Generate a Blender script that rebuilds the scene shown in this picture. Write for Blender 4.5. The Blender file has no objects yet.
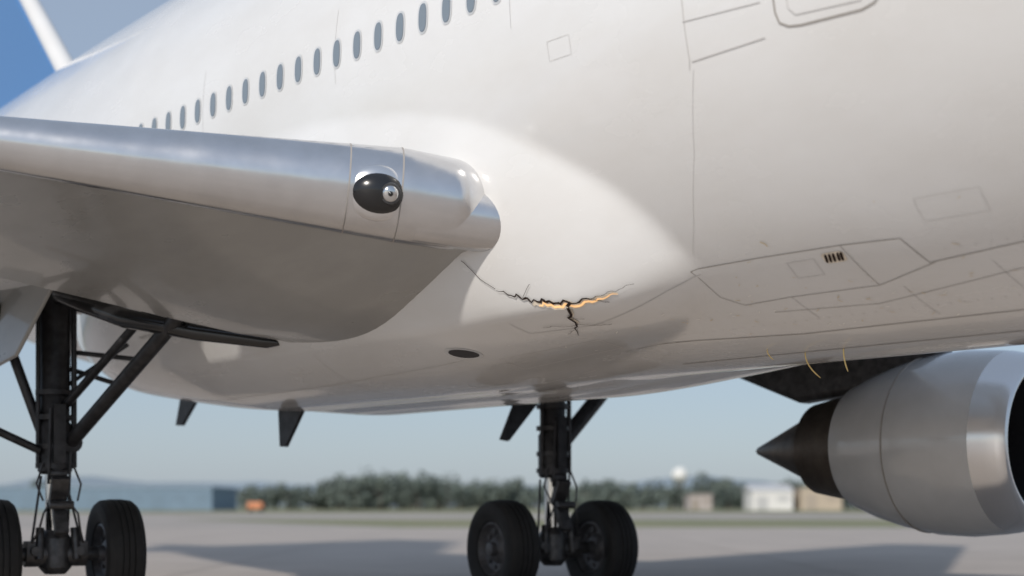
import bpy, bmesh, math, random
import numpy as np
from mathutils import Vector, Matrix
random.seed(4); rng=np.random.default_rng(4)
sc=bpy.context.scene
A=math.radians(41.6)
CAMZ=1.25
PC=10.6
# ---------------- materials
def mat(name,col,rough=.5,metal=0,coat=0,noise=0,nscale=3,bump=0,bscale=20,emis=None,stretch=(1,1,1),col2=None,spec=.5,rvar=0):
    m=bpy.data.materials.new(name); m.use_nodes=True
    nt=m.node_tree; b=nt.nodes['Principled BSDF']
    b.inputs['Base Color'].default_value=(*col,1); b.inputs['Roughness'].default_value=rough
    b.inputs['Metallic'].default_value=metal; b.inputs['Coat Weight'].default_value=coat
    b.inputs['Coat Roughness'].default_value=.06
    b.inputs['Specular IOR Level'].default_value=spec
    tc=nt.nodes.new('ShaderNodeTexCoord'); mp=nt.nodes.new('ShaderNodeMapping'); mp.inputs['Scale'].default_value=stretch
    nt.links.new(tc.outputs['Object'],mp.inputs['Vector'])
    if noise>0 or col2:
        n=nt.nodes.new('ShaderNodeTexNoise'); n.inputs['Scale'].default_value=nscale; n.inputs['Detail'].default_value=6; n.inputs['Roughness'].default_value=.6
        nt.links.new(mp.outputs[0],n.inputs['Vector'])
        cr=nt.nodes.new('ShaderNodeValToRGB'); cr.color_ramp.elements[0].position=.35; cr.color_ramp.elements[1].position=.68
        c2=col2 or tuple(c*(1-noise) for c in col)
        cr.color_ramp.elements[0].color=(*c2,1); cr.color_ramp.elements[1].color=(*col,1)
        nt.links.new(n.outputs['Fac'],cr.inputs['Fac']); nt.links.new(cr.outputs['Color'],b.inputs['Base Color'])
    if rvar>0:
        n3=nt.nodes.new('ShaderNodeTexNoise'); n3.inputs['Scale'].default_value=2.2; n3.inputs['Detail'].default_value=8
        nt.links.new(mp.outputs[0],n3.inputs['Vector']); mr=nt.nodes.new('ShaderNodeMapRange')
        mr.inputs['From Min'].default_value=.3; mr.inputs['From Max'].default_value=.7; mr.inputs['To Min'].default_value=rough-rvar; mr.inputs['To Max'].default_value=rough+rvar
        nt.links.new(n3.outputs['Fac'],mr.inputs['Value']); nt.links.new(mr.outputs[0],b.inputs['Roughness'])
    if bump>0:
        n2=nt.nodes.new('ShaderNodeTexNoise'); n2.inputs['Scale'].default_value=bscale; n2.inputs['Detail'].default_value=3
        nt.links.new(mp.outputs[0],n2.inputs['Vector'])
        bp=nt.nodes.new('ShaderNodeBump'); bp.inputs['Strength'].default_value=1; bp.inputs['Distance'].default_value=bump
        nt.links.new(n2.outputs['Fac'],bp.inputs['Height']); nt.links.new(bp.outputs['Normal'],b.inputs['Normal'])
        if coat>0: nt.links.new(bp.outputs['Normal'],b.inputs['Coat Normal'])
    if emis:
        b.inputs['Emission Color'].default_value=(*emis[0],1); b.inputs['Emission Strength'].default_value=emis[1]
    return m
M_paint=mat('white_paint',(.80,.80,.80),.24,0,.8,noise=.06,nscale=.9,bump=.006,bscale=1.1,stretch=(1,.5,1),rvar=.06,col2=(.735,.725,.71))
M_grey=mat('grey_wing_paint',(.38,.375,.36),.32,0,.5,noise=.18,nscale=1.5,stretch=(1,.4,1),bump=.005,bscale=1.2,rvar=.08)
M_silver=mat('brushed_aluminium',(.74,.74,.75),.21,.95,0,noise=.1,nscale=3,bump=.004,bscale=2.0,rvar=.06)
M_silver2=mat('polished_aluminium',(.80,.80,.81),.2,.92,bump=.001,bscale=5)
M_line=mat('panel_gap',(.34,.315,.29),.7)
M_linel=mat('panel_gap_light',(.56,.545,.53),.6)
M_dark=mat('gear_metal',(.055,.055,.06),.42,.5,noise=.5,nscale=8)
M_dark2=mat('gear_metal_worn',(.12,.12,.125),.4,.6,noise=.5,nscale=10)
M_chrome=mat('oleo_chrome',(.7,.7,.7),.12,1)
M_tire=mat('tyre_rubber',(.018,.018,.019),.75,noise=.4,nscale=6)
M_hub=mat('wheel_hub_paint',(.13,.13,.14),.45,.3,noise=.5,nscale=9)
M_glass=mat('cabin_window_glass',(.20,.24,.28),.12,0,.6)
M_rim=mat('window_rim',(.66,.67,.68),.4,.2)
M_black=mat('black_gloss',(.012,.012,.013),.2,0,.4)
M_nac=mat('nacelle_paint',(.58,.585,.59),.22,.1,.8,noise=.1,nscale=2,bump=.004,bscale=1.5)
M_fan=mat('intake_dark',(.03,.03,.035),.5)
M_exh=mat('exhaust_metal',(.16,.135,.115),.4,.8,noise=.4,nscale=4)
M_blue=mat('tail_blue_paint',(.07,.19,.42),.35,0,.4)
M_crack=mat('crack_dark',(.02,.008,.004),.9)
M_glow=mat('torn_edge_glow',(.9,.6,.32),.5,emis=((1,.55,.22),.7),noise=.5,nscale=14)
M_bare=mat('bare_torn_metal',(.90,.80,.66),.4,.1,noise=.25,nscale=20)
M_sliv=mat('chipped_primer',(.62,.50,.30),.5,.1)
M_chip=mat('paint_chip_light',(.88,.86,.8),.4)
M_wire=mat('brass_wire',(.8,.6,.25),.3,.5)
# ---------------- helpers
plane=bpy.data.objects.new('airliner',None); sc.collection.objects.link(plane); plane.rotation_euler=(0,0,A)
def link(o,parent=None):
    sc.collection.objects.link(o)
    if parent: o.parent=parent
    return o
def mesh_obj(name,verts,faces,m,parent=None,smooth=True,sharp=None):
    me=bpy.data.meshes.new(name); me.from_pydata([tuple(map(float,v)) for v in verts],[],faces); me.materials.append(m)
    bm=bmesh.new(); bm.from_mesh(me); bmesh.ops.recalc_face_normals(bm,faces=bm.faces)
    for f in bm.faces: f.smooth=smooth
    if sharp:
        for e in bm.edges:
            if len(e.link_faces)==2 and e.calc_face_angle(0)>math.radians(sharp): e.smooth=False
    bm.to_mesh(me); bm.free()
    return link(bpy.data.objects.new(name,me),parent)
def frame(d):
    d=Vector(d).normalized(); u=Vector((0,0,1)) if abs(d.z)<.9 else Vector((1,0,0))
    a=d.cross(u).normalized(); return a,a.cross(d).normalized()*-1
class B:
    def __init__(s): s.v=[];s.f=[]
    def tube(s,pts,rs,n=20,cap=True):
        pts=[Vector(p) for p in pts]; 
        if not hasattr(rs,'__len__'): rs=[rs]*len(pts)
        base=len(s.v); a,b=frame(pts[-1]-pts[0])
        for p,r in zip(pts,rs):
            for i in range(n):
                t=2*math.pi*i/n; s.v.append(p+a*(r*math.cos(t))+b*(r*math.sin(t)))
        for j in range(len(pts)-1):
            for i in range(n):
                k=(i+1)%n; s.f.append((base+j*n+i,base+j*n+k,base+(j+1)*n+k,base+(j+1)*n+i))
        if cap:
            s.f.append(tuple(base+i for i in range(n))); s.f.append(tuple(base+(len(pts)-1)*n+i for i in range(n)))
    def rev(s,c,axis,prof,n=48):
        s.tube([Vector(c)+Vector(axis).normalized()*a for a,r in prof],[r for a,r in prof],n,cap=False)
    def box(s,c,size,rot=None,bev=0.0):
        base=len(s.v); R=rot or Matrix.Identity(3)
        hx,hy,hz=[q/2 for q in size]
        for x in(-hx,hx):
            for y in(-hy,hy):
                for z in(-hz,hz): s.v.append(Vector(c)+R@Vector((x,y,z)))
        for f in((0,1,3,2),(4,6,7,5),(0,4,5,1),(2,3,7,6),(0,2,6,4),(1,5,7,3)): s.f.append(tuple(base+i for i in f))
    def quadprism(s,pts,t):
        base=len(s.v); pts=[Vector(p) for p in pts]; n=(pts[1]-pts[0]).cross(pts[2]-pts[0]).normalized()*t/2
        k=len(pts)
        for p in pts: s.v.append(p+n)
        for p in pts: s.v.append(p-n)
        s.f.append(tuple(base+i for i in range(k))); s.f.append(tuple(base+k+i for i in range(k))[::-1])
        for i in range(k): j=(i+1)%k; s.f.append((base+i,base+k+i,base+k+j,base+j))
    def out(s,name,m,parent,sharp=35,bevel=0): 
        o=mesh_obj(name,s.v,s.f,m,parent,True,sharp)
        if bevel:
            md=o.modifiers.new('bev','BEVEL'); md.width=bevel; md.segments=2; md.limit_method='ANGLE'
        return o
# ---------------- fuselage surface
def catmull(P,n=8):
    P=np.array(P,float); out=[]
    Q=np.vstack([2*P[0]-P[1],P,2*P[-1]-P[-2]])
    for i in range(1,len(Q)-2):
        for k in range(n):
            t=k/n; a,b,c,d=Q[i-1],Q[i],Q[i+1],Q[i+2]
            out.append(.5*((2*b)+(-a+c)*t+(2*a-5*b+4*c-d)*t*t+(-a+3*b-3*c+d)*t**3))
    out.append(P[-1]); return np.array(out)
poly=catmull([(10.3,0),(9.8,12),(8.3,24),(7.75,34),(7.72,44),(8.2,58),(9.6,73),(12,80),(16,76),(18.2,60),(19.6,35),(20,0)])
poly[:,1]=np.maximum(poly[:,1],0)*math.pi/180*2.9
def fus(s):
    s=np.asarray(s,float); r=np.full_like(s,2.9); top=np.full_like(s,8.35)
    u=np.clip((s-15.5)/20.5,0,1); r=r*(1-.93*u**1.38); top=top-.5*u**1.5
    t=np.clip((-7-s)/9,0,.9999); r=r*np.sqrt(1-t**2.2); zc=top-r; 
    zc=np.where(s<-7,5.45-.9*t**2,zc)
    return zc,r
def bulge(s,psi):
    s=np.asarray(s,float); v=np.abs(np.asarray(psi,float))*2.9
    d=np.full(s.shape,1e9); inside=np.zeros(s.shape,bool)
    for i in range(len(poly)-1):
        a,b=poly[i],poly[i+1]; ab=b-a; L=(ab**2).sum()+1e-12
        t=np.clip(((s-a[0])*ab[0]+(v-a[1])*ab[1])/L,0,1)
        d=np.minimum(d,np.hypot(s-a[0]-t*ab[0],v-a[1]-t*ab[1]))
        cond=((a[1]>v)!=(b[1]>v))
        with np.errstate(divide='ignore',invalid='ignore'):
            xi=a[0]+(v-a[1])*(b[0]-a[0])/(b[1]-a[1]+1e-12)
        inside^=cond&(s<xi)
    H=np.interp(np.degrees(np.abs(psi)),[0,10,20,30,42,60,76],[.06,.13,.26,.42,.55,.42,.25])
    t=np.clip(d/1.6,0,1)
    return np.where(inside,H*(1-(1-t)**2),0)
def body(s,psi):
    s=np.atleast_1d(np.asarray(s,float)); psi=np.atleast_1d(np.asarray(psi,float))
    zc,r=fus(s); R=r+bulge(s,psi)
    return np.stack([PC-R*np.sin(psi),s,zc-R*np.cos(psi)],-1)
def bodyn(s,psi):
    e=.02; p=body(s,psi); a=body(np.asarray(s)+e,psi)-p; b=body(s,np.asarray(psi)+e/3)-p
    n=np.cross(a,b); n/=np.linalg.norm(n,axis=-1,keepdims=True)+1e-9
    c=np.stack([-np.sin(np.atleast_1d(psi)),0*p[:,0],-np.cos(np.atleast_1d(psi))],-1)
    n*=np.sign((n*c).sum(-1,keepdims=True)); return p,n
ss=np.concatenate([-7-9*np.sin(np.linspace(math.pi/2*.999,0.02,30)),np.linspace(-7,7,30,endpoint=False),np.linspace(7,22,190,endpoint=False),np.linspace(22,36,50)])
NP=300; ps=np.linspace(-math.pi,math.pi,NP,endpoint=False)
S,Pp=np.meshgrid(ss,ps,indexing='ij'); V=body(S.ravel(),Pp.ravel())
F=[(i*NP+j,i*NP+(j+1)%NP,(i+1)*NP+(j+1)%NP,(i+1)*NP+j) for i in range(len(ss)-1) for j in range(NP)]
F.append(tuple(range(NP)))
mesh_obj('fuselage',V,F,M_paint,plane)
# ---------------- windows and surface details
def patch(cs,cpsi,hs,hz,off,n=24,pw=2.6,tilt=0):
    R=2.9; f=[]; sl=[];pl=[]
    for q in (.5,1):
        for i in range(n):
            t=2*math.pi*i/n; c,s_=math.cos(t),math.sin(t)
            x=math.copysign(abs(c)**(2/pw),c)*hs; y=math.copysign(abs(s_)**(2/pw),s_)*hz
            x,y=x*math.cos(tilt)-y*math.sin(tilt),x*math.sin(tilt)+y*math.cos(tilt)
            sl.append(cs+x*q); pl.append(cpsi+y*q/R)
    sl.append(cs);pl.append(cpsi)
    p,nn=bodyn(np.array(sl),np.array(pl)); p=p+nn*off
    for i in range(n):
        k=(i+1)%n; f.append((i,k,n+k,n+i)); f.append((2*n,k,i))
    return p,f
def many(name,specs,m,off,**kw):
    v=[];f=[]
    for a in specs:
        p,ff=patch(*a,off,**kw); b=len(v); v+=list(p); f+=[tuple(b+i for i in q) for q in ff]
    return mesh_obj(name,v,f,m,plane)
W=[(s,math.radians(91.5)) for s in np.arange(-5,15.6,.33)]
many('window_rims',[(a,b,.074,.145) for a,b in W],M_rim,.004)
many('cabin_windows',[(a,b,.054,.125) for a,b in W],M_glass,.008)
def lerp(a,b,t): return a+(b-a)*t
def ribbon(lines,off,name,m,step=.06):
    v=[];f=[]
    for pts,wd in lines:
        P=[(s,math.radians(d)) for s,d in pts]; q=[]
        for i in range(len(P)-1):
            L=math.hypot(P[i+1][0]-P[i][0],(P[i+1][1]-P[i][1])*2.9); k=max(1,int(L/step))
            for j in range(k): t=j/k; q.append((lerp(P[i][0],P[i+1][0],t),lerp(P[i][1],P[i+1][1],t)))
        q.append(P[-1]); q=np.array(q); p,n=bodyn(q[:,0],q[:,1])
        T=np.gradient(p,axis=0); side=np.cross(T,n); side/=np.linalg.norm(side,axis=-1,keepdims=True)+1e-9
        ws=wd if hasattr(wd,'__call__') else (lambda t:wd)
        b=len(v); N=len(q)
        for i in range(N):
            h=ws(i/(N-1))/2; v+= [p[i]+n[i]*off+side[i]*h,p[i]+n[i]*off-side[i]*h]
        f+=[(b+2*i,b+2*i+1,b+2*i+3,b+2*i+2) for i in range(N-1)]
    return mesh_obj(name,v,f,m,plane,True)
lw=.007
door=[(6.08,80),(6.09,73.5),(6.07,72),(6.0,71.2),(5.9,70.9),(5.42,70.5),(5.32,70.9),(5.26,71.8),(5.24,73),(5.24,80),(5.3,85),(6.0,85),(6.08,83),(6.08,80)]
ribbon([(door,.014)],.005,'service_door_outline',M_line)
ribbon([([(5.98,80),(5.98,73.5),(5.93,72.4),(5.42,71.7),(5.34,73),(5.34,80)],.007)],.005,'service_door_inner_line',M_linel)
ribbon([([(6.88,100),(6.88,78.7),(6.90,70.8),(6.92,69.5)],lw),([(6.90,76.2),(6.20,75.4)],lw),([(6.88,70.5),(6.21,70.7)],lw*1.3)],.005,'fuselage_seam_upper',M_linel)
ribbon([([(7.71,38.2),(7.0,38.4),(6.26,38.3),(5.76,37.8),(5.66,32.3),(4.93,33.7),(3,33.5),(0,33.5),(-4,33.5)],lw*1.1),
 ([(7.71,38.2),(7.65,31.2),(7.49,28.4),(7.02,28.9),(6.18,28.9),(5.62,32.2)],lw*.8),
 ([(7.29,25.5),(6.32,24.3),(5.06,28.4),(3,29)],lw*.7),([(6.26,38.3),(6.18,28.9)],lw*.7)],.005,'belly_panel_seams',M_line)
ribbon([([(9.48,40.5),(9.43,37),(8.74,35.3),(7.95,37),(7.65,37)],lw),([(9.0,30),(10.2,31),(10.3,24),(9.1,23),(9.0,30)],lw),
 ([(7.0,28.9),(6.95,22)],lw*.7),([(6.0,28.0),(5.95,19)],lw*.7),([(5.2,31),(5.1,19)],lw*.7),([(6.8,36.5),(6.55,36.5),(6.55,33),(6.8,33),(6.8,36.5)],lw*.6),([(5.5,44),(5.0,44),(5.0,40),(5.5,40),(5.5,44)],lw*.5),
 ([(8.3,80),(8.05,80),(8.05,77),(8.3,77),(8.3,80)],lw*.5)],.005,'access_panel_seams',M_linel)
ribbon([([(6.88,69.5),(7.1,58),(7.4,47),(7.6,41)],.003),([(4.3,100),(4.3,34)],.0035),([(4.3,61.5),(0,61.5),(-5,61.5)],.004),([(8.7,100),(8.7,84)],.004),([(11.2,100),(11.2,86)],.004),([(13.7,100),(13.7,86)],.004),([(1.6,100),(1.6,34)],.005)],.005,'fuselage_skin_laps',M_linel)
keel=[(9.2,20),(8.4,19.5),(7.26,17.5),(5.26,17.5),(2,17.5),(-5,17.5)]
ribbon([(keel,.010),([(9.0,9),(7,9),(5,9),(0,9),(-5,9)],.014)],.005,'keel_seams',M_line)
ribbon([([(10,12),(14,10),(18,10)],.010),([(10.6,33),(13,30),(16,28),(18.5,25)],.008),([(12.6,40),(12.8,20),(12.9,2)],.006),([(15.2,40),(15.4,20),(15.5,2)],.006)],.005,'fairing_seams',M_linel)
dots=[(s,math.radians(22.0),.006,.006) for s in np.arange(5,8.8,.11)]+[(s,math.radians(34.6),.005,.005) for s in np.arange(2,5.6,.12)]+[(6.22,math.radians(a),.005,.005) for a in np.arange(30,38,1.4)]
many('rivets',dots,M_linel,.005,n=8)
many('vent_rim',[(10.46,math.radians(35.0),.20,.10)],M_rim,.004,pw=2,tilt=.25)
many('vent_opening',[(10.46,math.radians(35.0),.165,.075)],M_fan,.007,pw=2,tilt=.25)
many('louvre_plate',[(6.37,math.radians(36.2),.10,.055)],M_bare,.004,pw=5)
many('louvre_slots',[(6.37+d,math.radians(36.2),.012,.045) for d in(-.07,-.04,.0,.035,.07)],M_crack,.007,pw=3,tilt=.3)
def jag(pts,amp,sub=3):
    out=[]
    for (a,b) in zip(pts[:-1],pts[1:]):
        for k in range(sub):
            t=k/sub; out.append((lerp(a[0],b[0],t)+random.uniform(-amp,amp)*.5,lerp(a[1],b[1],t)+random.uniform(-amp,amp)*18))
    out.append(pts[-1]); return out
cr=[(9.38,46.8),(9.26,45.7),(9.15,44.8),(9.04,43.9),(8.92,43.5),(8.83,42.7),(8.73,42.6),(8.62,41.9),(8.48,41.8),(8.37,41.4),(8.26,41.1)]
br=[(8.68,42.1),(8.74,40.5),(8.84,39.0),(8.86,37.2),(8.97,35.6),(9.04,33.6)]
crj=jag(cr,.019,4); brj=jag(br,.017)
glow=[(s,d-.5) for s,d in crj if s<9.06]
ribbon([(glow,lambda t:.065*math.sin(math.pi*min(1,t*.8+.15))+.014*random.random())],.007,'crack_torn_edge',M_bare,step=.02)
ribbon([([(s,d-.10) for s,d in glow[2:]],lambda t:.022*math.sin(math.pi*min(1,t*.75+.2)))],.010,'crack_glow_edge',M_glow,step=.02)  # narrow orange strip emits its own light, glow added along the tear
ribbon([([(s-.014,d) for s,d in brj[:10]],.03)],.007,'crack_branch_edge',M_bare,step=.02)
ribbon([(crj,lambda t:.004+.022*max(0,math.sin(math.pi*min(1,t*1.15)))*(random.random()*.7+.5)),(brj,lambda t:.026*(1-t)+.005),
 (jag([(8.88,37.2),(8.80,36.2),(8.69,35.0),(8.6,34.6)],.008),.006),(jag([(8.84,37.0),(8.98,37.0),(9.1,38.0),(9.2,38.2)],.008),.005),(jag([(9.66,52),(9.58,50.5),(9.51,48.7),(9.38,46.8)],.005),.006),(jag([(8.5,41.8),(8.42,40.6),(8.36,39.9)],.005),.005),(jag([(9.12,44.6),(9.04,45.7),(8.99,46.2)],.005),.004),
 (jag([(8.84,39),(8.76,38.2),(8.72,38)],.005),.005),(jag([(8.97,35.6),(9.1,34.8)],.005),.004),(jag([(8.26,41.1),(8.16,41.3),(8.1,41.0)],.004),.003)],.013,'crack',M_crack,step=.02)
def wire(b,s,psi,l,bend,r=.005):
    p,n=bodyn([s],[math.radians(psi)]); p=Vector(p[0]); pts=[p+Vector((-.02+bend*t*t,-bend*1.6*t*t,-l*t)) for t in np.linspace(-.1,1,8)]; b.tube(pts,[r]*7+[r*.5],8)
b=B(); wire(b,7.60,8,.22,.07,.006); wire(b,7.20,8,.19,.02,.006); wire(b,7.86,12,.09,.03,.005); b.out('loose_wires',M_wire,plane)
def slivers(n,s0,s1,d0,d1,w):
    out=[]
    for _ in range(n):
        a=random.uniform(s0,s1); d=random.uniform(d0,d1); out.append(([(a,d),(a+random.uniform(-.05,.05),d+random.uniform(-.2,.6))],random.uniform(*w)))
    return out
sl=[([(6.9,41.5),(6.87,41.0),(6.86,40.4)],.010),([(6.62,27),(6.6,26.2)],.007),([(5.9,26.1),(5.88,25.6)],.007),([(5.4,35.5),(5.35,35.1)],.006),([(7.55,24),(7.53,23.4)],.007),([(6.3,22),(6.27,21.5)],.007)]
ribbon(sl+slivers(38,4.8,8.6,18,31,(.003,.007))+slivers(8,5,7.4,31,45,(.003,.005)),.012,'metal_slivers',M_sliv,step=.02)
ribbon(slivers(34,4.8,9.6,18,33,(.003,.008)),.012,'paint_chips',M_chip,step=.02)
# ---------------- wings
ST=[ # p, leS, leZ, leR, rearS, rearZ, midlow
 (10.4,8.6,3.45,.2,11.5,2.7,.25),(8.6,9.6,3.60,.18,12.5,2.9,.22),(8.25,9.72,3.65,.2,12.77,2.96,.22),(8.0,9.64,3.74,.28,12.98,3.02,.215),(7.8,9.60,3.86,.375,13.15,3.06,.21),(7.4,9.83,3.92,.385,13.5,3.18,.2),(4.6,11.45,4.2,.2,15.9,4.05,.12),(-10,19.9,5.6,.1,21.6,5.6,.03)]
def le(p):
    for a,b in zip(ST[:-1],ST[1:]):
        if b[0]<=p<=a[0]:
            t=(p-a[0])/(b[0]-a[0]); return [lerp(a[i],b[i],t) for i in range(7)]
def section(p):
    _,ls,lz,lr,rs,rz,dp=le(p); pts=[]
    top=rz+.35
    for i in range(13):
        t=i/12; s=lerp(rs,ls,t); z=lerp(top,lz+lr,t)+.5*lr*math.sin(math.pi*t); pts.append((s,z))
    for i in range(1,14):
        a=math.pi/2+math.pi*i/14; pts.append((ls+lr*math.cos(a),lz+lr*math.sin(a)))
    for i in range(0,17):
        t=(i/16); s=lerp(ls,rs,t); zb=lz-lr
        z=rz+(zb-rz)*(1-t)**2.6 -dp*math.sin(math.pi*t)*.35; pts.append((s,z))
    return pts
def make_wing(name,mir):
    v=[];f=[];pl=list(np.linspace(10.4,4.6,50))+list(np.linspace(4,-10,20))
    for p in pl:
        for s,z in section(p): v.append((p if not mir else 2*PC-p,s,z))
    n=len(section(5))
    for j in range(len(pl)-1):
        for i in range(n): k=(i+1)%n; f.append((j*n+i,j*n+k,(j+1)*n+k,(j+1)*n+i))
    f.append(tuple(range(n))); f.append(tuple((len(pl)-1)*n+i for i in range(n)))
    mesh_obj(name,v,f,M_grey,plane,True,50)
    v=[];f=[]
    for p,s0,s1,z in ((9.4,12,17.4,3.62),(7.3,13.6,18.0,3.93),(4.6,15.6,18.8,4.3),(-10,21.5,22.6,5.75)):
        q=p if not mir else 2*PC-p
        v+=[(q,s0,z),(q,s1,z-.05),(q,s1,z),(q,s0,z+.28)]
    for j in range(3):
        for i in range(4): k=(i+1)%4; f.append((j*4+i,j*4+k,j*4+4+k,j*4+4+i))
    f+= [(0,1,2,3),(12,13,14,15)]
    mesh_obj(name+'_flap',v,f,M_grey,plane,False)
    b=B(); pts=[];rr=[]
    c0,r0=tubec(7.78)
    dd=(tubec(7.5)[0]-tubec(7.3)[0]).normalized()
    for t in np.linspace(1,0,16)[:-1]:
        pts.append(c0+dd*(.36*math.sin(t*math.pi/2))); rr.append(max(.01,r0*math.cos(t*math.pi/2)**.85))
    for p in list(np.linspace(7.78,7.4,5))+list(np.linspace(7.3,-9.5,44)): c,r=tubec(p); pts.append(c); rr.append(r)
    if mir: pts=[Vector((2*PC-q.x,q.y,q.z)) for q in pts]
    b.tube(pts,rr,44)
    pts=[];rr=[]; k0=Vector((7.5,9.70,3.78)); 
    for a,r in ((0,.27),(.68,.27),(.76,.262),(.83,.24),(.88,.195),(.91,.13),(.92,.02)): pts.append(k0+dd*a); rr.append(r)
    if mir: pts=[Vector((2*PC-q.x,q.y,q.z)) for q in pts]
    b.tube(pts,rr,40)
    b.out(name+'_slat',M_silver,plane,60)
def tubec(p): L=le(p); return Vector((p,L[1],L[2])),L[3]+.018
def tubedir(p): 
    a,b=le(p),le(p-.1); return Vector((-.1,b[1]-a[1],b[2]-a[2])).normalized()
make_wing('wing',False); make_wing('wing_far',True)
for nm,p in (('slat_seam_inner',7.40),('slat_seam_outer',7.02)):
    c,r=tubec(p); d=tubedir(7.2); b=B(); b.tube([c-d*.006,c+d*.006],r+.003,48); b.out(nm,M_line,plane)
c,r=tubec(7.24); ax=tubedir(7.22)
n=Vector((-.58,-.78,-.22)); n=(n-ax*n.dot(ax)).normalized(); up=n.cross(ax).normalized(); 
if up.z<0: up=-up
def ell(name,c,ra,rb,rn,m,seg=32,ang0=0):
    v=[];f=[]; K=12
    for j in range(K+1):
        t=math.pi/2*j/K
        for i in range(seg):
            a=2*math.pi*i/seg; v.append(c+ax*(ra*math.cos(t)*math.cos(a))+up*(rb*math.cos(t)*math.sin(a))+n*(rn*math.sin(t)))
    for j in range(K):
        for i in range(seg): k=(i+1)%seg; f.append((j*seg+i,j*seg+k,(j+1)*seg+k,(j+1)*seg+i))
    return mesh_obj(name,v,f,m,plane)
ell('light_bezel',c+n*(r-.09),.29,.235,.115,M_silver2)
ell('light_housing',c+n*(r-.09),.25,.19,.165,M_black)
s0=c+n*(r+.035)-ax*.085+up*.01
b=B(); b.tube([s0,s0+n*.035],[.095,.082],32); b.out('lamp_ring',M_dark2,plane)
ell('lamp_lens',s0+n*.035,.068,.068,.03,M_chrome)
ell('lamp_bulb',s0+n*.06,.022,.022,.02,M_black)
# ---------------- fin and tailplane
b=B()
b.quadprism([(PC,23.0,8.1),(PC,29.2,14.5),(PC,32.5,14.5),(PC,33.5,7.6)],.3); b.out('tail_fin',M_blue,plane,bevel=.1)
b=B(); b.tube([(PC,22.9,8.1),(PC,29.1,14.5)],[.2,.1],16); b.out('fin_leading_edge',M_paint,plane)
for nm,sg in(('tailplane',-1),('tailplane_far',1)):
    b=B(); b.quadprism([(PC+sg*.6,29,7.0),(PC+sg*6.5,33,7.6),(PC+sg*6.5,34.6,7.6),(PC+sg*.4,33.5,7.0)],.22); b.out(nm,M_paint,plane,bevel=.06)
# ---------------- engines
def engine(nm,p):
    E=bpy.data.objects.new(nm,None); link(E,plane); z=1.97; s0=7.95; c=(p,s0,z)
    b=B(); b.rev(c,(0,1,0),[(.40,1.043),(.5,1.06),(.9,1.095),(1.3,1.08),(1.75,1.0),(2.1,.90),(2.42,.78),(2.42,.74),(2.1,.75)],72); b.out('cowl',M_nac,E,40)
    b=B(); b.rev(c,(0,1,0),[(.40,1.046),(.25,1.01),(.12,.972),(.03,.93),(0,.885),(.03,.83),(.12,.79),(.3,.76)],72); b.out('intake_lip',M_silver2,E,80)
    b=B(); b.rev(c,(0,1,0),[(.3,.76),(.7,.76),(1.0,.78)],64); b.out('intake_duct',M_fan,E)
    b=B()
    for i in range(24):
        a=2*math.pi*i/24; da=.11
        pts=[(p+.2*math.cos(a-.1),s0+.95,z+.2*math.sin(a-.1)),(p+.75*math.cos(a-da),s0+.86,z+.75*math.sin(a-da)),(p+.75*math.cos(a+da),s0+1.0,z+.75*math.sin(a+da)),(p+.2*math.cos(a+.1),s0+1.0,z+.2*math.sin(a+.1))]
        b.quadprism(pts,.012)
    b.out('fan_blades',M_dark2,E)
    b=B(); b.rev(c,(0,1,0),[(.6,.01),(.7,.1),(.95,.22),(1.05,.22)],32); b.rev(c,(0,1,0),[(1.05,.79),(1.05,.01)],48); b.out('spinner',M_fan,E)
    b=B(); b.rev(c,(0,1,0),[(1.9,.68),(2.4,.67),(2.75,.64),(3.08,.58),(3.08,.52),(2.9,.5)],56); b.out('core_nozzle',M_exh,E,40)
    b=B(); b.rev(c,(0,1,0),[(2.8,.48),(3.12,.46),(3.3,.39),(3.65,.24),(4.1,.05),(4.15,.005)],40); b.out('exhaust_cone',M_exh,E)
    b=B(); b.quadprism([(p,9.1,z+1.0),(p,9.9,3.75),(p,13.2,3.9),(p,13.3,3.35),(p,11.3,z+.6),(p,10.4,z+.68)],.36); b.out('pylon',M_dark2,E,bevel=.08)
    b=B(); b.rev((p,9.45,z),(0,1,0),[(-.006,1.045),(-.006,1.06),(.006,1.058),(.006,1.04)],72); b.out('cowl_seam',M_line,E)
    return E
engine('engine',15.12)
E2=engine('engine.001',15.12); E2.location=(-15.12-3.0,6.6,1.3)
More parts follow.
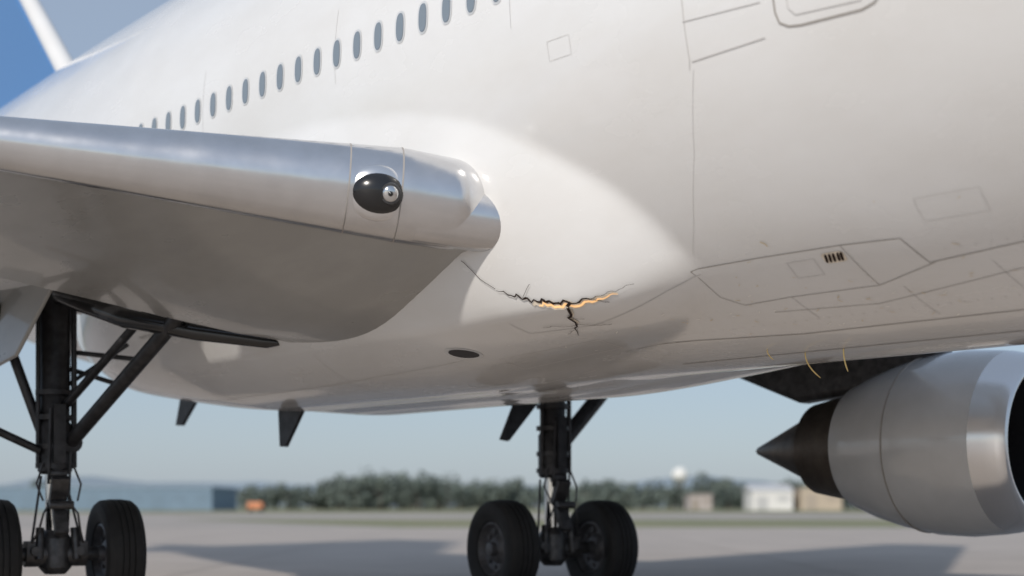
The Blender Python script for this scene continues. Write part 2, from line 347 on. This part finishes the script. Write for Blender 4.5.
# ---------------- landing gear
def gear(nm,p,s,top,braces,sep=.78):
    G=bpy.data.objects.new(nm,None); link(G,plane); G.location=(p,s,0); G.rotation_euler=(0,0,math.radians(-11))
    R=.66
    b=B(); b.tube([(0,0,1.62),(0,0,1.66),(0,0,2.2),(0,0,2.25),(0,0,top)],[.17,.2,.2,.17,.19],28)
    for z in(1.72,1.95,2.3,2.6): b.tube([(0,0,z-.03),(0,0,z+.03)],.225,28)
    b.box((0,-.19,2.1),(.14,.14,.7)); b.tube([(.2,-.1,1.7),(.2,-.1,top)],.035,10); b.tube([(-.21,-.06,1.7),(-.21,-.06,top)],.028,10)
    b.tube([(-.12,-.2,1.5),(-.1,-.23,2.4)],.018,8); b.tube([(.1,-.22,1.0),(.13,-.24,1.9)],.016,8)
    b.out('strut_cylinder',M_dark,G)
    b=B(); b.tube([(0,0,.8),(0,0,1.66)],.115,24); b.out('oleo_piston',M_chrome,G)
    b=B(); b.tube([(0,0,.42),(0,0,.5),(0,0,.85),(0,0,.95)],[.12,.19,.19,.13],24)
    b.tube([(-.9,0,R),(.9,0,R)],.085,20); b.tube([(-.36,0,R),(.36,0,R)],.15,24)
    b.box((0,-.2,1.42),(.2,.09,.36),Matrix.Rotation(.5,3,'X')); b.box((0,-.26,1.1),(.16,.09,.42),Matrix.Rotation(-.45,3,'X')); b.tube([(-.14,-.33,1.25),(.14,-.33,1.25)],.05,12)
    b.tube([(-.1,-.15,1.62),(.1,-.15,1.62)],.07,12)
    for sx in(-1,1):
        b.tube([(sx*.2,-.12,.98),(sx*.22,-.16,.6)],.05,10); b.tube([(sx*.14,.1,1.6),(sx*.3,-.1,.75)],.016,8); b.box((sx*.3,-.05,.74),(.12,.2,.16)); b.tube([(sx*.26,-.2,.7),(sx*.26,.2,.7)],.06,14)
        b.tube([(sx*.1,-.26,1.3),(sx*.2,-.3,1.15),(sx*.24,-.25,.95),(sx*.3,-.15,.8)],.014,8)
        b.tube([(sx*.17,-.16,1.75),(sx*.26,-.2,1.5),(sx*.2,-.28,1.3)],.014,8)
    b.out('axle_and_torque_links',M_dark2,G,bevel=.01)
    for k,sx in enumerate((-1,1)):
        w=.235; c=(sx*sep,0,R)
        b=B(); prof=[(-w*.55,.35),(-w*.82,.38),(-w*.95,.47),(-w,.54),(-w*.92,.61),(-w*.72,.648),(-w*.35,.658)]
        g=[]
        for x in(-.07,0.0,.07): g+=[(x-.009,R),(x-.008,R-.015),(x+.008,R-.015),(x+.009,R)]
        prof=prof+g+[(-a,r) for a,r in prof[:7][::-1]]
        b.rev(c,(1,0,0),prof,64); b.out('tyre_%d'%(k+1),M_tire,G,25)
        b=B()
        for sd in(-1,1):
            cc=Vector(c); 
            b.rev(c,(1,0,0),[(sd*w*.55,.355),(sd*w*.75,.365),(sd*w*.8,.34),(sd*w*.45,.30),(sd*w*.3,.2),(sd*w*.55,.15),(sd*w*.6,.1),(sd*w*.9,.09),(sd*w*.95,.05),(sd*w*.95,.002)],40)
            for i in range(9):
                a=2*math.pi*i/9; q=cc+Vector((sd*w*.36,.25*math.cos(a),.25*math.sin(a))); b.tube([q,q+Vector((sd*.03,0,0))],.032,8)
        b.out('hub_%d'%(k+1),M_hub,G,40)
    b=B()
    for (a,c2,r) in braces: 
        b.tube([a,c2],r,16)
        if r>.07: b.tube([Vector(a)-Vector((0,.07,0)),Vector(a)+Vector((0,.07,0))],r*1.5,14)
    b.out('braces',M_dark,G)
    return G
gear('main_landing_gear',7.25,16.45,4.0,[((.15,-.15,2.0),(.75,-2.5,3.3),.085),((.1,-.15,2.45),(.62,-2.1,3.5),.05),((-.1,0,1.95),(-.75,.2,3.9),.06),((-.75,-.1,2.15),(-.2,-.1,1.9),.05),((.15,0,2.9),(.7,0,2.75),.03),((.2,0,3.1),(.9,-.5,3.0),.03),((.15,0,2.7),(.8,-.3,3.2),.025)],.72)
G2=gear('main_landing_gear.001',13.37,14.22,3.2,[((.1,0,2.05),(1.0,.1,2.95),.11),((-.12,0,2.7),(-.9,0,3.0),.05)],.79)
b=B(); b.quadprism([(-.95,-.2,2.12),(-.82,-.2,2.10),(-.2,-.1,2.75),(-.6,-.1,2.8)],.07); b.out('side_stay',M_dark,G2,bevel=.01)
b=B(); b.tube([(8.22,13.0,2.98),(8.17,13.15,3.0),(7.7,13.8,3.12),(7.2,14.5,3.3),(7.2,16.2,3.75)],[.03,.07,.09,.11,.12],14); b.out('bay_shadow_bar',M_black,plane)  # black bar stands in for the shadow of the gear bay
b=B(); b.quadprism([(6.75,15.3,3.75),(6.75,17.4,3.85),(6.55,17.3,2.75),(6.55,15.9,2.95)],.05); b.out('gear_door',M_grey,plane,bevel=.015)
b=B(); b.quadprism([(10.3,15.5,2.7),(10.3,16.3,2.7),(10.3,16.25,2.03),(10.3,16.1,2.02)],.05); b.quadprism([(10.3,18.2,3.0),(10.3,18.9,3.0),(10.3,19.1,2.43),(10.3,18.9,2.42)],.05); b.out('blade_antennas',M_dark,plane,bevel=.01)
# ---------------- camera
cam=bpy.data.cameras.new('camera'); co=bpy.data.objects.new('camera',cam); sc.collection.objects.link(co); sc.camera=co
co.location=(0,0,CAMZ); co.rotation_euler=(math.pi/2,0,0); cam.lens=50; cam.sensor_width=36; cam.shift_y=217/1024; cam.clip_end=12000
cam.dof.use_dof=True; cam.dof.focus_distance=13.0; cam.dof.aperture_fstop=.6
# ---------------- ground
def sheet(name,pts,z,m):
    return mesh_obj(name,[(x,y,z) for x,y in pts],[tuple(range(len(pts)))],m,None,False)
M_grass=mat('grass',(.16,.18,.09),.9,noise=.3,nscale=.05,col2=(.24,.225,.13))  # tone lightened, with distance haze in the colour
M_conc=mat('concrete_apron',(.44,.385,.34),.7,noise=.15,nscale=.35)
M_asph=mat('runway_asphalt',(.40,.36,.325),.8,noise=.2,nscale=.1)
M_mark=mat('runway_paint',(.75,.75,.72),.6)
M_joint=mat('concrete_joint',(.26,.235,.21),.9)
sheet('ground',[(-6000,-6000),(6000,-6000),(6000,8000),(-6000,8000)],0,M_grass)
sheet('apron_pavement',[(-300,-200),(300,-200),(300,78),(-300,78)],.004,M_conc)
sheet('taxiway_pavement',[(-700,78),(-6,78),(-30,125),(900,125),(900,210),(-700,210)],.006,M_asph)
v=[];f=[]
def quad(x0,y0,x1,y1,z):
    b=len(v); v.extend([(x0,y0,z),(x1,y0,z),(x1,y1,z),(x0,y1,z)]); f.append((b,b+1,b+2,b+3))
for x in range(-90,91,6): quad(x-.015,-20,x+.015,78,.008)
for y in range(-18,78,6): quad(-90,y-.015,90,y+.015,.0085)
mesh_obj('pavement_joints',v,f,M_joint,None,False)
v=[];f=[]; quad(-300,74,300,74.3,.012); quad(-500,128,800,128.8,.012); quad(-500,205,800,205.8,.012)
mesh_obj('runway_marking',v,f,M_mark,None,False)
# trees
M_fol=mat('foliage',(.16,.19,.16),.9,noise=.5,nscale=.2,col2=(.10,.13,.12)); M_trunk=mat('bark',(.12,.10,.085),.9)  # leaf colours paled and blued; distance haze is put into them
v=[];f=[];tv=B()
def tree(x,y,h,w):
    tv.tube([(x,y,0),(x+.1,y,h*.35),(x-.1,y,h*.7)],[.3,.2,.08],6)
    for _ in range(3):
        a=random.uniform(0,6.28); tv.tube([(x,y,h*.35),(x+math.cos(a)*w*.5,y+math.sin(a)*w*.5,h*.7)],[.12,.04],5)
    cl=[(x+random.gauss(0,w*.36),y+random.gauss(0,w*.32),h*random.uniform(.2,.88),random.uniform(.18,.34)*w) for _ in range(11)]
    for cx,cy,cz,r in cl:
        for _ in range(40):
            d=rng.normal(size=3); d/=np.linalg.norm(d); q=np.array([cx,cy,cz])+d*r*random.uniform(.6,1.1)
            a=rng.normal(size=3); a/=np.linalg.norm(a); c_=np.cross(a,d); c_/=np.linalg.norm(c_)+1e-6
            sz=random.uniform(.25,.6); b=len(v); v.extend([q-a*sz,q+c_*sz,q+a*sz,q-c_*sz]); f.append((b,b+1,b+2,b+3))
for i in range(130):
    px=random.uniform(225,905); y=random.uniform(370,430); h=random.uniform(5.5,9.0); 
    if px<330: h*=.75
    if 330<px<450: h*=1.15
    tree((px-512)/1422*y,y,h,h*.85)
for i in range(60):
    px=random.choice([random.uniform(-700,60),random.uniform(900,1900)]); y=random.uniform(450,500); h=random.uniform(7,10)
    tree((px-512)/1422*y,y,h,h*.75)
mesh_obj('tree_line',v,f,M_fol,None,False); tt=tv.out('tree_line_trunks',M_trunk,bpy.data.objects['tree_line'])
M_hill=mat('distant_woodland',(.24,.30,.36),1,noise=.2,nscale=.01)  # haze of the distance is mixed into this pale blue
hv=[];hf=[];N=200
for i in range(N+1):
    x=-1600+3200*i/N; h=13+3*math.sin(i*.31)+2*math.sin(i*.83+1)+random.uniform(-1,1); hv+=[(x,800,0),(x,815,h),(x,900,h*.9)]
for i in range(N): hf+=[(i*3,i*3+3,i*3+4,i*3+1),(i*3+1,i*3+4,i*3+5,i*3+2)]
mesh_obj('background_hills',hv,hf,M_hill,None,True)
def building(name,px0,px1,y,h,col,roofc,kind='flat',depth=12,oc=(.06,.08,.1)):
    x0=(px0-512)/1422*y; x1=(px1-512)/1422*y; E=bpy.data.objects.new(name,None); link(E); E.location=((x0+x1)/2,y,0); w=(x1-x0)
    mw=mat(name+'_wall',col,.8,noise=.1,nscale=.5); mr=mat(name+'_roof',roofc,.6); mo=mat(name+'_opening',oc,.3)
    b=B(); b.box((0,depth/2,h/2),(w,depth,h)); b.out('walls',mw,E)
    if kind=='gable':
        b=B(); b.v=[Vector(q) for q in((-w/2-.3,-.3,h),(w/2+.3,-.3,h),(w/2+.3,depth+.3,h),(-w/2-.3,depth+.3,h),(-w/2-.3,depth/2,h+1.6),(w/2+.3,depth/2,h+1.6))]
        b.f=[(0,1,5,4),(2,3,4,5),(0,4,3),(1,2,5),(0,3,2,1)]; b.out('roof',mr,E)
    else:
        b=B(); b.box((0,depth/2,h+.15),(w+.5,depth+.5,.3)); b.out('roof',mr,E)
    b=B(); n=max(2,int(w/5))
    for i in range(n):
        cx=-w/2+w*(i+.5)/n; b.box((cx,-.02,h*.38 if i%3==0 else h*.6),(w/n*.55,.08,h*.72 if i%3==0 else h*.25))
    b.out('doors_and_windows',mo,E)
building('aircraft_hangar',-180,212,330,5.2,(.19,.27,.35),(.26,.34,.42),depth=30,oc=(.17,.24,.31))  # blue hangar; aerial haze is painted into these soft colours
building('white_warehouse',752,793,335,4.6,(.75,.74,.72),(.6,.6,.6),'gable',oc=(.5,.5,.5))
building('terminal_shed',801,842,335,5.2,(.5,.42,.33),(.4,.36,.3),oc=(.4,.34,.28))
building('airport_office',690,712,345,3.6,(.45,.4,.38),(.35,.3,.28),oc=(.3,.26,.22))
E=bpy.data.objects.new('radar_dome',None); link(E); E.location=(168/1422*450,450,0)
b=B(); b.tube([(0,0,0),(0,0,9)],[1.6,1.2],16); b.out('tower',M_nac,E)
b=B(); b.rev((0,0,10.6),(0,0,1),[(2.6*math.sin(t),max(.01,2.6*math.cos(t))) for t in np.linspace(-1.3,1.57,16)],24); b.out('dome',M_mark,E)
E=bpy.data.objects.new('service_truck',None); link(E); E.location=((258-512)/1422*270,270,0)
mo=mat('orange_paint',(.7,.28,.14),.5)
b=B(); b.box((0,0,1.15),(1.9,1.8,1.3)); b.box((-1.4,0,1.0),(.9,1.8,1.6)); b.out('cab_and_body',mo,E,bevel=.1)
b=B(); 
for x in(-1.3,.6):
    for y in(-.85,.85): b.tube([(x,y-.12,.4),(x,y+.12,.4)],.4,16)
b.out('wheels',M_tire,E)
# ---------------- light
to=Vector((-.35,-.75,.54)).normalized()
el=math.asin(to.z); az=math.atan2(to.x,to.y)
w=bpy.data.worlds.new('World'); sc.world=w; w.use_nodes=True; nt=w.node_tree; bg=nt.nodes['Background']
sk=nt.nodes.new('ShaderNodeTexSky'); sk.sky_type='NISHITA'; sk.sun_disc=False; sk.sun_elevation=el; sk.sun_rotation=az; sk.air_density=1; sk.dust_density=1; sk.ozone_density=3
mx=nt.nodes.new('ShaderNodeMix'); mx.data_type='RGBA'; mx.inputs['Factor'].default_value=.65
nt.links.new(sk.outputs[0],mx.inputs[6]); mx.inputs[7].default_value=(3.7,4.35,5.3,1)  # thin high haze
nt.links.new(mx.outputs[2],bg.inputs[0]); bg.inputs[1].default_value=.11
L=bpy.data.lights.new('sun','SUN'); L.energy=3.05; L.angle=math.radians(2.0); L.color=(1,.94,.86); lo=bpy.data.objects.new('sun',L); sc.collection.objects.link(lo)
lo.rotation_euler=(-to).to_track_quat('-Z','Y').to_euler()
sc.view_settings.view_transform='Standard'; sc.view_settings.look='None'; sc.view_settings.exposure=0
